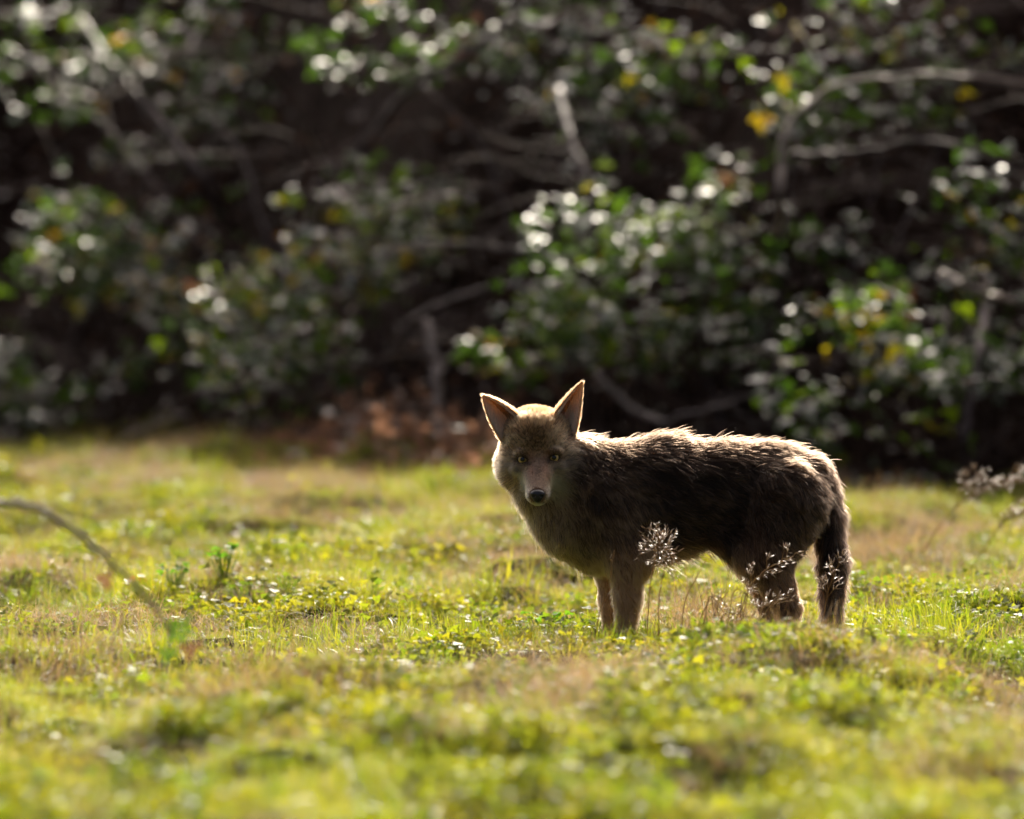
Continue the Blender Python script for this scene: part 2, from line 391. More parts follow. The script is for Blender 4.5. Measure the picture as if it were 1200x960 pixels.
# tangle of old canes and fallen leaves over the bank
r = np.random.default_rng(31)
Vs, Fs, off = [], [], 0
for k in range(1100):
    px, py = r.uniform(-250, 1450), r.uniform(-60, 560)
    d = bank_hit(px, py) - r.uniform(-0.05, 0.6)
    p0 = px_at(px, py, d); ang = r.normal(0.1, 0.9); L = r.uniform(0.25, 0.9)
    p1 = p0 + np.array([math.cos(ang) * L * (1 if r.random() < .5 else -1), r.normal(0, .15), math.sin(ang) * L * 0.6])
    p1[1] = max(p1[1], 36.0)
    V, F = tube(arch(p0, p1, r.uniform(0.0, 0.25), 7, 4000 + k, 0.01), np.linspace(r.uniform(0.002, 0.0055), 0.0015, 7), 4)
    Vs.append(V); Fs += [tuple(i + off for i in f) for f in F[:-2]]; off += len(V)
tangle = mesh_obj('bramble_tangle', np.vstack(Vs), Fs, M['twig']); tag(tangle, 'brown tangle of old bramble canes covering the shaded bank', 'tangle', kind='stuff')

n = 9000
lx = r.uniform(-6, 6, n); ls = r.random(n) ** 1.6 * 3.2 - 0.35; ly = bank_edge(lx) + ls
lz = np.maximum(bank_z(lx, ly), ground_h(lx, ly)) + r.uniform(0.0, 0.05, n)
V, F = many(LEAFLET_V, LEAFLET_F, np.stack([lx, ly, lz], 1), random_leaf_frames(n, r, 0.6, 0.6, 0.6), r.uniform(0.025, 0.06, n))
o = fast_mesh('fallen_leaves', V, F, [M['leaf_dead']]); tag(o, 'brown fallen leaves strewn over the bank under the brambles', 'leaves', kind='stuff')

n = 2600
lx = r.uniform(-1.15, 0.5, n); ly = bank_edge(lx) - 0.65 + r.normal(0, .5, n)
lz = np.maximum(bank_z(lx, ly), ground_h(lx, ly)) + 0.02 + np.abs(r.normal(0, .09, n)) * np.exp(-((lx + .35) / .5) ** 2)
V, F = many(LEAFLET_V, LEAFLET_F, np.stack([lx, ly, lz], 1), random_leaf_frames(n, r, 0.5, -0.2, 0.7), r.uniform(0.03, 0.065, n))
o = fast_mesh('dead_leaf_heap', V, F, [M['leaf_pale']]); tag(o, 'pale pinkish dead leaves heaped at the grass edge round the brown dead stem', 'leaves', kind='stuff')

# ------------------------------------------------------------------ meadow
def blade_set(n, spread, hmin, hmax, wid, lean, r, segs=3, lie=0.0):
    V, F = [], []
    for _ in range(n):
        a = r.uniform(0, 2 * math.pi); rad = spread * math.sqrt(r.random()); b = np.array([rad * math.cos(a), rad * math.sin(a), -0.01])
        h = r.uniform(hmin, hmax); az = r.uniform(0, 2 * math.pi); ln = abs(r.normal(0, lean)) + lie
        dirv = np.array([math.cos(az), math.sin(az), 0]); tw = az + math.pi / 2 + r.normal(0, .8)
        side = np.array([math.cos(tw), math.sin(tw), 0]); wv = wid * r.uniform(0.7, 1.3)
        i0 = len(V)
        for s in range(segs + 1):
            t = s / segs; ang = ln * (0.35 + t)
            p = b + dirv * h * t * math.sin(min(ang, 1.5)) + np.array([0, 0, h * t * math.cos(min(ang, 1.45))])
            ww = wv * (1 - t) ** 0.7
            if s < segs: V += [p - side * ww / 2, p + side * ww / 2]
            else: V.append(p)
        for s in range(segs - 1):
            q = i0 + 2 * s; F += [(q, q + 1, q + 3), (q, q + 3, q + 2)]
        q = i0 + 2 * (segs - 1); F.append((q, q + 1, q + 2))
    return np.array(V), np.array(F)

def disc_leaf(lobes):
    th = np.linspace(0, 2 * np.pi, 9)[:-1]
    rr = 1 + 0.18 * np.cos(lobes * th)
    v = [[0.0, 0, -0.12]] + [[rr[i] * math.cos(t) + 0.0, rr[i] * math.sin(t) * 0.9, 0.05 * math.cos(2 * t)] for i, t in enumerate(th)]
    f = [(0, 1 + i, 1 + (i + 1) % 8) for i in range(8)]
    return np.array(v), np.array(f)

def clover_set(n, spread, hmin, hmax, smin, smax, r, tri=True):
    dv, df = disc_leaf(3)
    V, F, off = [], [], 0
    for _ in range(n):
        a = r.uniform(0, 2 * math.pi); rad = spread * math.sqrt(r.random())
        top = np.array([rad * math.cos(a), rad * math.sin(a), r.uniform(hmin, hmax)])
        frm = random_leaf_frames(1, r, 1.0, 0.0, 0.45)[0]; s = r.uniform(smin, smax)
        for k in range(3 if tri else 1):
            o2 = rotz(k * 2.1) @ np.array([s * 1.0, 0, 0]) if tri else np.zeros(3)
            v = (dv * s + o2) @ frm.T + top
            V.append(v); F.append(df + off); off += len(v)
        b = np.array([top[0] * 0.4, top[1] * 0.4, -0.01]); sd_ = np.array([0.0012, 0.0006, 0])
        V.append(np.array([b - sd_, b + sd_, top + sd_, top - sd_])); F.append(np.array([[0, 1, 2], [0, 2, 3]]) + off); off += 4
    return np.vstack(V), np.vstack(F)

def variants(cname, meshes):
    c = bpy.data.collections.new(cname)
    for i, (V, F, m) in enumerate(meshes):
        o = fast_mesh('%s_%02d' % (cname, i), V, F, [m], do_link=False); c.objects.link(o)
    return c

def scatter(name, pts, rot, scl, idx, coll, label, cat):
    me = bpy.data.meshes.new(name); n = len(pts)
    me.vertices.add(n); me.vertices.foreach_set('co', np.ascontiguousarray(pts, dtype=np.float32).ravel())
    a = me.attributes.new('rot', 'FLOAT_VECTOR', 'POINT'); a.data.foreach_set('vector', np.ascontiguousarray(rot, dtype=np.float32).ravel())
    a = me.attributes.new('scl', 'FLOAT', 'POINT'); a.data.foreach_set('value', np.ascontiguousarray(scl, dtype=np.float32))
    a = me.attributes.new('idx', 'INT', 'POINT'); a.data.foreach_set('value', np.ascontiguousarray(idx, dtype=np.int32))
    o = bpy.data.objects.new(name, me); link(o)
    g = bpy.data.node_groups.new(name, 'GeometryNodeTree')
    g.interface.new_socket('Geometry', in_out='INPUT', socket_type='NodeSocketGeometry')
    g.interface.new_socket('Geometry', in_out='OUTPUT', socket_type='NodeSocketGeometry')
    N = g.nodes; gi = N.new('NodeGroupInput'); go = N.new('NodeGroupOutput')
    iop = N.new('GeometryNodeInstanceOnPoints'); ci = N.new('GeometryNodeCollectionInfo')
    ci.inputs['Collection'].default_value = coll; ci.inputs['Separate Children'].default_value = True; ci.inputs['Reset Children'].default_value = True
    def att(nm, dt):
        q = N.new('GeometryNodeInputNamedAttribute'); q.data_type = dt; q.inputs['Name'].default_value = nm; return q.outputs['Attribute']
    L = g.links
    L.new(gi.outputs[0], iop.inputs['Points']); L.new(ci.outputs[0], iop.inputs['Instance'])
    iop.inputs['Pick Instance'].default_value = True
    L.new(att('idx', 'INT'), iop.inputs['Instance Index'])
    L.new(att('rot', 'FLOAT_VECTOR'), iop.inputs['Rotation']); L.new(att('scl', 'FLOAT'), iop.inputs['Scale'])
    L.new(iop.outputs[0], go.inputs[0])
    md = o.modifiers.new('scatter', 'NODES'); md.node_group = g
    tag(o, label, cat, kind='stuff'); return o

def field_points(dens, r, margin=0.8):
    """random points over the wedge of meadow the camera sees, with a margin"""
    n = int(dens * 26.5 * 5.6)
    y = r.uniform(19.5, 46.5, n); hw = 640 / FPX * y + margin
    x = r.uniform(-1, 1, n) * 2.9
    k = (np.abs(x) < hw) & (y < bank_edge(x) + 0.25)
    return x[k], y[k]

# dryness of the sward: authored spots (px, py, rx, ry) on top of noise
DRY = [(330, 840, 130, 40), (880, 745, 70, 22), (800, 740, 60, 26), (1080, 660, 130, 30), (250, 700, 90, 20), (330, 590, 160, 22), (120, 560, 130, 16),
       (690, 870, 90, 30), (420, 780, 80, 20), (1130, 880, 80, 40), (560, 620, 70, 14), (930, 640, 60, 12), (60, 800, 90, 30), (1000, 700, 120, 20)]
def dryness(x, y):
    px = x / y * FPX + 600; py = HORIZON + FPX * CAM_H / y
    v = 0.55 * vnoise(x * 2.2, y * 1.2, 0, 41) + 0.45 * vnoise(x * 6, y * 4, 0, 42)
    for a, b, c, d in DRY: v = v + 0.30 * np.exp(-((px - a) / c) ** 2 - ((py - b) / d) ** 2)
    return v

def tallspot(x, y):
    px = x / y * FPX + 600; py = HORIZON + FPX * CAM_H / y; v = 0 * x
    for a, b, c, d in ((290, 855, 110, 28), (680, 880, 80, 26), (1140, 890, 70, 40), (840, 748, 60, 12), (60, 820, 70, 24), (1060, 665, 90, 14)): v = v + np.exp(-((px - a) / c) ** 2 - ((py - b) / d) ** 2)
    return np.clip(v, 0, 1)
rr = np.random.default_rng(51)
grass_c = variants('grass_tuft', [(*blade_set(60, 0.06, 0.012, 0.048, 0.0018, 0.8, rr), M['blade']) for _ in range(6)] +
                   [(*blade_set(26, 0.04, 0.045, 0.10, 0.0023, 0.55, rr, 4), M['blade']) for _ in range(4)])
clover_c = variants('ground_leaf_patch', [(*clover_set(20, 0.06, 0.010, 0.045, 0.0035, 0.0065, rr), M['clover']) for _ in range(5)] +
                    [(*clover_set(22, 0.055, 0.010, 0.04, 0.0028, 0.005, rr), M['clover']) for _ in range(4)])
straw_c = variants('straw_tuft', [(*blade_set(40, 0.065, 0.04, 0.11, 0.0012, 0.35, rr, 4, 0.85), M['straw']) for _ in range(5)] +
                   [(*blade_set(18, 0.05, 0.05, 0.12, 0.0011, 0.7, rr, 4, 0.3), M['straw']) for _ in range(3)])

x, y = field_points(520, rr); dr = dryness(x, y)
hv = vnoise(x * 3.0, y * 2.2, 0, 44); k = (rr.random(len(x)) > np.clip((dr - 0.55) * 2.6, 0, .85)) & (vnoise(x * 7, y * 4.5, 0, 47) + 0.35 * rr.random(len(x)) > 0.34); x, y, hv = x[k], y[k], hv[k]
near = np.exp(-(((x - 0.25) / 0.45) ** 2 + ((y - (Y0 - 0.35)) / 0.4) ** 2))
tall = (rr.random(len(x)) < 0.07 + 0.16 * (hv > 0.62) + 0.6 * near)
idx = np.where(tall, rr.integers(6, 10, len(x)), rr.integers(0, 6, len(x)))
sg = rr.uniform(0.7, 1.25, len(x)) * (0.5 + 0.95 * hv)
m = 420; fx = rr.uniform(0.12, 0.86, m); fy = Y0 - rr.uniform(0.10, 0.5, m)      # taller grass round the coyote's feet
x = np.concatenate([x, fx]); y = np.concatenate([y, fy]); idx = np.concatenate([idx, rr.integers(6, 10, m)]); sg = np.concatenate([sg, rr.uniform(0.6, 1.0, m)])
n = len(x); rot = np.stack([rr.normal(0, .15, n), rr.normal(0, .15, n), rr.uniform(0, 6.28, n)], 1)
scatter('grass', np.stack([x, y, ground_h(x, y)], 1), rot, sg, idx, grass_c, 'short sunlit green grass covering the meadow', 'grass')

x, y = field_points(290, rr); cv = vnoise(x * 2.6, y * 1.6, 0, 46); k = rr.random(len(x)) < np.clip((cv - 0.30) * 2.4, 0.05, 1); x, y = x[k], y[k]
n = len(x); rot = np.stack([rr.normal(0, .2, n), rr.normal(0, .2, n), rr.uniform(0, 6.28, n)], 1)
scatter('clover', np.stack([x, y, ground_h(x, y)], 1), rot, rr.uniform(0.5, 1.2, n), rr.integers(0, 9, n), clover_c, 'low clover and small round leaves growing through the grass', 'ground cover')

x, y = field_points(420, rr); dr = dryness(x, y); k = rr.random(len(x)) < np.clip((dr - 0.47) * 2.6, 0.05, 1); x, y = x[k], y[k]
n = len(x); rot = np.stack([rr.normal(0, .2, n), rr.normal(0, .2, n), rr.uniform(0, 6.28, n)], 1)
scatter('dry_grass', np.stack([x, y, ground_h(x, y) + 0.012], 1), rot, rr.uniform(0.7, 1.3, n) * (1 + 0.8 * tallspot(x, y)), np.where(rr.random(n) < tallspot(x, y) * .7, rr.integers(5, 8, n), rr.integers(0, 8, n)), straw_c, 'tan matted dry grass lying between the green blades', 'dry grass')

# ------------------------------------------------------------------ coyote
# worked out in photo pixels at the coyote's distance: X = column, Y = depth (away from camera), Z = -row
GROUND_ROW = 760.0
def W(p):
    p = np.asarray(p, float); return np.stack([(p[..., 0] - 600) / S, p[..., 1] / S, (p[..., 2] + GROUND_ROW) / S], -1)

def P3(px, py, dep): return np.array([px, dep, -py], float)

# (region, kind, ..., smooth k)
PR = []
def cone(region, a, b, ra, rb, k=10, sy=1.0): PR.append((region, 'cone', P3(*a), P3(*b), ra, rb, k, sy))
def ell(region, c, rad, k=8): PR.append((region, 'ell', P3(*c), np.array(rad, float), None, None, k, 1.0))
# trunk
cone('torso', (700, 594, 4), (762, 584, 6), 60, 63, 14, 0.70)
cone('torso', (762, 584, 6), (850, 577, 14), 63, 53, 14, 0.72)
cone('torso', (850, 577, 14), (905, 576, 18), 53, 51, 14, 0.72)
cone('torso', (905, 576, 18), (930, 578, 20), 51, 45, 14, 0.74)
cone('torso', (845, 612, -4), (882, 640, -18), 26, 24, 14, 0.6)
ellp0 = ('torso', 'ell', P3(786, 574, 8), np.array([48, 42, 59.0]), None, None, 16, 1.0); PR.append(ellp0)
cone('chest', (668, 604, -4), (702, 632, 0), 38, 34, 16, 0.85)
cone('neck', (704, 578, 2), (650, 545, -2), 54, 40, 18, 0.78)
# front legs
cone('shoulder', (712, 590, -30), (735, 648, -32), 40, 27, 14, 0.62)
cone('foreleg', (735, 648, -32), (735, 700, -30), 22, 15.5, 10, 0.8)
cone('foreleg', (735, 700, -30), (733, 748, -30), 15.5, 10.5, 6, 0.85)
cone('foreleg', (733, 750, -30), (720, 755, -34), 11, 9, 5)
cone('shoulder', (705, 595, 34), (715, 652, 34), 36, 24, 14, 0.62)
cone('foreleg', (715, 652, 34), (717, 704, 32), 19, 13.5, 10, 0.8)
cone('foreleg', (717, 704, 32), (718, 748, 30), 13.5, 10, 6, 0.85)
cone('foreleg', (718, 750, 30), (705, 755, 26), 10.5, 8.5, 5)
# hind legs
cone('thigh', (922, 588, -16), (898, 648, -24), 47, 31, 14, 0.62)
cone('hindleg', (896, 648, -24), (922, 712, -24), 27, 14.5, 10, 0.75)
cone('hindleg', (924, 712, -24), (917, 750, -26), 13.5, 10, 6, 0.85)
cone('hindleg', (917, 752, -26), (903, 755, -30), 10.5, 9, 5)
cone('thigh', (915, 592, 44), (890, 650, 48), 44, 28, 14, 0.62)
cone('hindleg', (888, 650, 48), (906, 714, 48), 24, 13.5, 10, 0.75)
cone('hindleg', (906, 714, 48), (898, 750, 46), 12.5, 10, 6, 0.85)
cone('hindleg', (898, 752, 46), (884, 755, 42), 10, 9, 5)
# tail
cone('tail', (950, 560, 22), (970, 605, 22), 22, 14, 12)
cone('tail', (970, 605, 22), (977, 660, 16), 14, 13, 8)
cone('tail', (977, 660, 16), (975, 722, 12), 13, 8, 6)
# head
ell('crown', (629, 511, -4), (39, 35, 0), 8)
PR[-1] = ('crown', 'ell', P3(629, 513, -6), np.array([37, 44, 33.0]), None, None, 10, 1.0)
def ellp(region, c, rx, rdep, rz, k=8): PR.append((region, 'ell', P3(*c), np.array([rx, rdep, rz], float), None, None, k, 1.0))
ellp('brow', (630, 524, -28), 33, 24, 24, 10)
ellp('cheek', (607, 546, -10), 19, 27, 20, 20)
ellp('cheek', (654, 545, -10), 19, 27, 20, 20)
ellp('face', (630.5, 545, -28), 30, 26, 24, 10)
cone('muzzle', (630.5, 546, -40), (630, 577, -86), 19, 11.5, 9, 1.0)
cone('jaw', (631, 564, -40), (630.5, 578.5, -80), 16, 8.5, 8, 1.0)
ellp('lip', (623, 577, -80), 6.5, 14, 6.5, 5)
ellp('lip', (637.5, 577, -80), 6.5, 14, 6.5, 5)
ellp('browridge', (612, 529.6, -46), 9.5, 7, 4.5, 5)
ellp('browridge', (649.5, 527.8, -46), 9.5, 7, 4.5, 5)
ellp('undereye', (609, 547, -42), 9, 7, 6, 6)
ellp('undereye', (652.5, 546, -42), 9, 7, 6, 6)
cone('throat', (634, 575, -18), (664, 612, -14), 26, 30, 16, 0.9)

def prim_d(pr, X, Y, Z):
    reg, kind, a, b, ra, rb, k, sy = pr
    if kind == 'ell':
        x, y, z = X - a[0], Y - a[1], Z - a[2]
        k0 = np.sqrt((x / b[0]) ** 2 + (y / b[1]) ** 2 + (z / b[2]) ** 2)
        k1 = np.sqrt((x / b[0] ** 2) ** 2 + (y / b[1] ** 2) ** 2 + (z / b[2] ** 2) ** 2) + 1e-6
        return k0 * (k0 - 1) / k1
    ba = np.array([b[0] - a[0], (b[1] - a[1]) / sy, b[2] - a[2]])
    x, y, z = X - a[0], (Y - a[1]) / sy, Z - a[2]
    t = np.clip((x * ba[0] + y * ba[1] + z * ba[2]) / (ba @ ba), 0, 1)
    d = np.sqrt((x - t * ba[0]) ** 2 + (y - t * ba[1]) ** 2 + (z - t * ba[2]) ** 2) - (ra + (rb - ra) * t)
    return d * (0.5 + 0.5 * sy)

VOX = 1.5
lo = np.array([560.0, -115.0, -775.0]); hi = np.array([1005.0, 85.0, -460.0])
dims = np.ceil((hi - lo) / VOX).astype(int)
axes = [lo[i] + VOX * np.arange(dims[i], dtype=np.float32) for i in range(3)]
VOLU = np.full(dims, 60.0, dtype=np.float32)
def box_slices(c0, c1):
    s = []
    for i in range(3):
        a = max(0, int((c0[i] - lo[i]) / VOX)); b = min(dims[i], int((c1[i] - lo[i]) / VOX) + 2); s.append(slice(a, b))
    return tuple(s)
def grid_of(sl): return [axes[0][sl[0]][:, None, None], axes[1][sl[1]][None, :, None], axes[2][sl[2]][None, None, :]]
for pr in PR:
    a, b, k = pr[2], pr[3], pr[6]
    if pr[1] == 'ell': c0, c1 = a - b, a + b
    else:
        m = max(pr[4], pr[5]); c0, c1 = np.minimum(a, b) - m, np.maximum(a, b) + m
    sl = box_slices(c0 - 2 * k - 4, c1 + 2 * k + 4)
    di = prim_d(pr, *grid_of(sl)).astype(np.float32); d = VOLU[sl]
    h = np.maximum(k - np.abs(d - di), 0) / k
    VOLU[sl] = np.minimum(d, di) - h * h * k * 0.25

def surf_depth(px, py):
    i = int(round((px - lo[0]) / VOX)); kz = int(round((-py - lo[2]) / VOX)); c = VOLU[i, :, kz]
    j = int(np.argmax(c < 0)); return float(axes[1][j - 1] + VOX * c[j - 1] / (c[j - 1] - c[j]))

EYES = []
for ex, ey, slant in ((612.3, 537.2, -0.26), (649.2, 535.2, 0.26)):
    dep = surf_depth(ex, ey); EYES.append((ex, ey, dep + 6.2, slant))
    c = P3(ex, ey, dep - 2.0); sl = box_slices(c - 14, c + 14); X, Y, Z = grid_of(sl)
    u = (X - c[0]) * math.cos(slant) + (Z - c[2]) * math.sin(slant); v = -(X - c[0]) * math.sin(slant) + (Z - c[2]) * math.cos(slant)
    e = (np.sqrt((u / 5.8) ** 2 + ((Y - c[1]) / 9.0) ** 2 + (v / 2.5) ** 2) - 1) * 5
    VOLU[sl] = np.maximum(VOLU[sl], -e.astype(np.float32))

def surface_nets(V):
    ins = V < 0; nx, ny, nz = V.shape
    cnt = np.zeros((nx - 1, ny - 1, nz - 1), np.int8)
    for a in (0, 1):
        for b in (0, 1):
            for c in (0, 1): cnt += ins[a:nx - 1 + a, b:ny - 1 + b, c:nz - 1 + c]
    act = (cnt > 0) & (cnt < 8); ci = np.argwhere(act); ids = np.full(act.shape, -1, np.int64); ids[act] = np.arange(len(ci))
    acc = np.zeros((len(ci), 3)); num = np.zeros(len(ci))
    cor = [(a, b, c) for a in (0, 1) for b in (0, 1) for c in (0, 1)]
    for A in cor:
        for ax in range(3):
            if A[ax]: continue
            B = list(A); B[ax] = 1
            va = V[ci[:, 0] + A[0], ci[:, 1] + A[1], ci[:, 2] + A[2]]; vb = V[ci[:, 0] + B[0], ci[:, 1] + B[1], ci[:, 2] + B[2]]
            m = (va < 0) != (vb < 0); t = np.where(m, va / np.where(m, va - vb, 1), 0)
            p = np.array(A, float)[None].repeat(len(ci), 0); p[:, ax] += t
            acc[m] += p[m]; num += m
    verts = ci + acc / num[:, None]
    F = []
    for ax in range(3):
        o1, o2 = [(1, 2), (2, 0), (0, 1)][ax]
        sa = [slice(None)] * 3; sb = [slice(None)] * 3; sa[ax] = slice(0, -1); sb[ax] = slice(1, None)
        e = np.argwhere(ins[tuple(sa)] != ins[tuple(sb)])
        e = e[(e[:, o1] > 0) & (e[:, o2] > 0) & (e[:, o1] < V.shape[o1] - 1) & (e[:, o2] < V.shape[o2] - 1)]
        def cell(d1, d2):
            q = e.copy(); q[:, o1] -= d1; q[:, o2] -= d2; return ids[q[:, 0], q[:, 1], q[:, 2]]
        quad = np.stack([cell(1, 1), cell(0, 1), cell(0, 0), cell(1, 0)], 1)
        flip = ~ins[e[:, 0], e[:, 1], e[:, 2]]
        quad[flip] = quad[flip][:, ::-1]; F.append(quad)
    return verts, np.vstack(F)

BV, BF = surface_nets(VOLU); BV = lo + BV * VOX
if np.einsum('nc,nc->', BV[BF[:, 0]], np.cross(BV[BF[:, 1]], BV[BF[:, 2]])) < 0: BF = BF[:, ::-1].copy()

# ears: cupped shells, base to tip
def ear_shell(e0, e1, tip, push, nu=18, nv=13, thick=2.2):
    def bez(a, b, c, t): return (1 - t) ** 2 * a + 2 * t * (1 - t) * b + t * t * c
    def through(a, m, c): return 2 * m - 0.5 * (a + c)
    us = np.linspace(0, 1, nu); vs = np.linspace(0, 1, nv); G = np.zeros((nu, nv, 3))
    for i, u in enumerate(us):
        A = bez(e0[0], through(e0[0], e0[1], tip), tip, u); B = bez(e1[0], through(e1[0], e1[1], tip), tip, u)
        C = (A + B) / 2 + push * (1 - u) ** 0.8
        for j, v in enumerate(vs): G[i, j] = bez(A, C, B, v)
    gu = np.gradient(G, axis=0); gv = np.gradient(G, axis=1); nn = np.cross(gu, gv); nn /= np.linalg.norm(nn, axis=2)[..., None] + 1e-6
    nn[-1] = nn[-2]
    if nn[nu // 3, nv // 2, 1] < 0: nn = -nn            # outward = away from the camera
    back = G + nn * thick * (1 - 0.6 * us)[:, None, None]
    V = np.vstack([G.reshape(-1, 3), back.reshape(-1, 3)]); F = []; o = nu * nv
    for i in range(nu - 1):
        for j in range(nv - 1):
            q = i * nv + j; F.append((q, q + 1, q + nv + 1, q + nv)); F.append((o + q, o + q + nv, o + q + nv + 1, o + q + 1))
        q = i * nv; F.append((q, q + nv, o + q + nv, o + q)); q = i * nv + nv - 1; F.append((q, o + q, o + q + nv, q + nv))
    for j in range(nv - 1): q = (nu - 1) * nv + j; F.append((q, q + 1, o + q + 1, o + q))
    return G, back, nn, V, np.array(F)
EARS = [ear_shell((P3(590, 520, -24), P3(572.5, 489, -16)), (P3(617, 501, -42), P3(595, 478, -24)), P3(565.5, 463.5, -8), P3(17, -22, 52)),
        ear_shell((P3(673, 513, -22), P3(680, 479, -14)), (P3(644, 498, -42), P3(660.5, 472.5, -22)), P3(683, 447, -6), P3(-18, -20, 52))]

# ---- colour of coat by place (region weights)
COAT = {  # dark hair, pale hair, share of pale
    'torso': ((.020, .012, .0075), (.22, .135, .080), .30), 'chest': ((.07, .042, .022), (.40, .26, .14), .52), 'neck': ((.020, .012, .007), (.27, .17, .10), .34),
    'throat': ((.10, .062, .03), (.46, .32, .16), .6), 'shoulder': ((.045, .027, .015), (.32, .20, .11), .46), 'foreleg': ((.17, .088, .042), (.50, .28, .14), .6),
    'thigh': ((.030, .018, .011), (.25, .15, .085), .38), 'hindleg': ((.10, .05, .025), (.38, .20, .10), .5), 'tail': ((.018, .011, .008), (.18, .11, .065), .34),
    'crown': ((.06, .031, .014), (.38, .22, .11), .5), 'brow': ((.045, .030, .02), (.48, .33, .20), .5), 'cheek': ((.05, .035, .022), (.44, .32, .19), .5),
    'face': ((.18, .105, .055), (.44, .28, .15), .5), 'muzzle': ((.10, .055, .03), (.36, .20, .115), .5), 'jaw': ((.30, .22, .13), (.55, .44, .29), .6), 'lip': ((.34, .25, .17), (.60, .49, .37), .5),
    'browridge': ((.16, .10, .055), (.42, .27, .15), .5), 'undereye': ((.28, .18, .10), (.52, .37, .21), .55)}
LEN = {'torso': 19, 'chest': 16, 'neck': 19, 'throat': 17, 'shoulder': 14, 'foreleg': 7, 'thigh': 14, 'hindleg': 9, 'tail': 17, 'crown': 8.5, 'brow': 4.0, 'cheek': 15, 'face': 3.6, 'muzzle': 2.2,
       'jaw': 3.5, 'lip': 2.4, 'browridge': 2.4, 'undereye': 3}
LIFT = {'torso': .30, 'chest': .36, 'neck': .38, 'throat': .35, 'shoulder': .26, 'foreleg': .22, 'thigh': .26, 'hindleg': .25, 'tail': .34, 'crown': .66, 'brow': .36, 'cheek': .46, 'face': .28,
        'muzzle': .15, 'jaw': .2, 'lip': .2, 'browridge': .2, 'undereye': .2}
FLOW = {'torso': (1, 0, -.30), 'chest': (.45, -.1, -1), 'neck': (.75, 0, -.75), 'throat': (.25, 0, -1), 'shoulder': (.55, 0, -.9), 'foreleg': (.25, 0, -1), 'thigh': (.7, 0, -.8), 'hindleg': (.35, 0, -1), 'tail': (.12, 0, -1)}
HEADR = ('crown', 'brow', 'cheek', 'face', 'muzzle', 'jaw', 'lip', 'browridge', 'undereye')
REG = list(COAT)
NOSE = P3(629.8, 578, -97)

def region_weights(P):
    Wt = np.zeros((len(P), len(REG)))
    for pr in PR:
        d = prim_d(pr, P[:, 0], P[:, 1], P[:, 2]); j = REG.index(pr[0])
        Wt[:, j] = np.maximum(Wt[:, j], np.exp(-np.clip(d, -3, 60) / (2.2 if pr[0] in ('lip', 'jaw', 'muzzle', 'undereye', 'browridge') else 4.5)))
    return Wt / (Wt.sum(1)[:, None] + 1e-9)

def blend(Wt, table, dim):
    T = np.array([np.broadcast_to(table.get(q, (0,) * dim if dim > 1 else 0), (dim,)) for q in REG], float); return Wt @ T

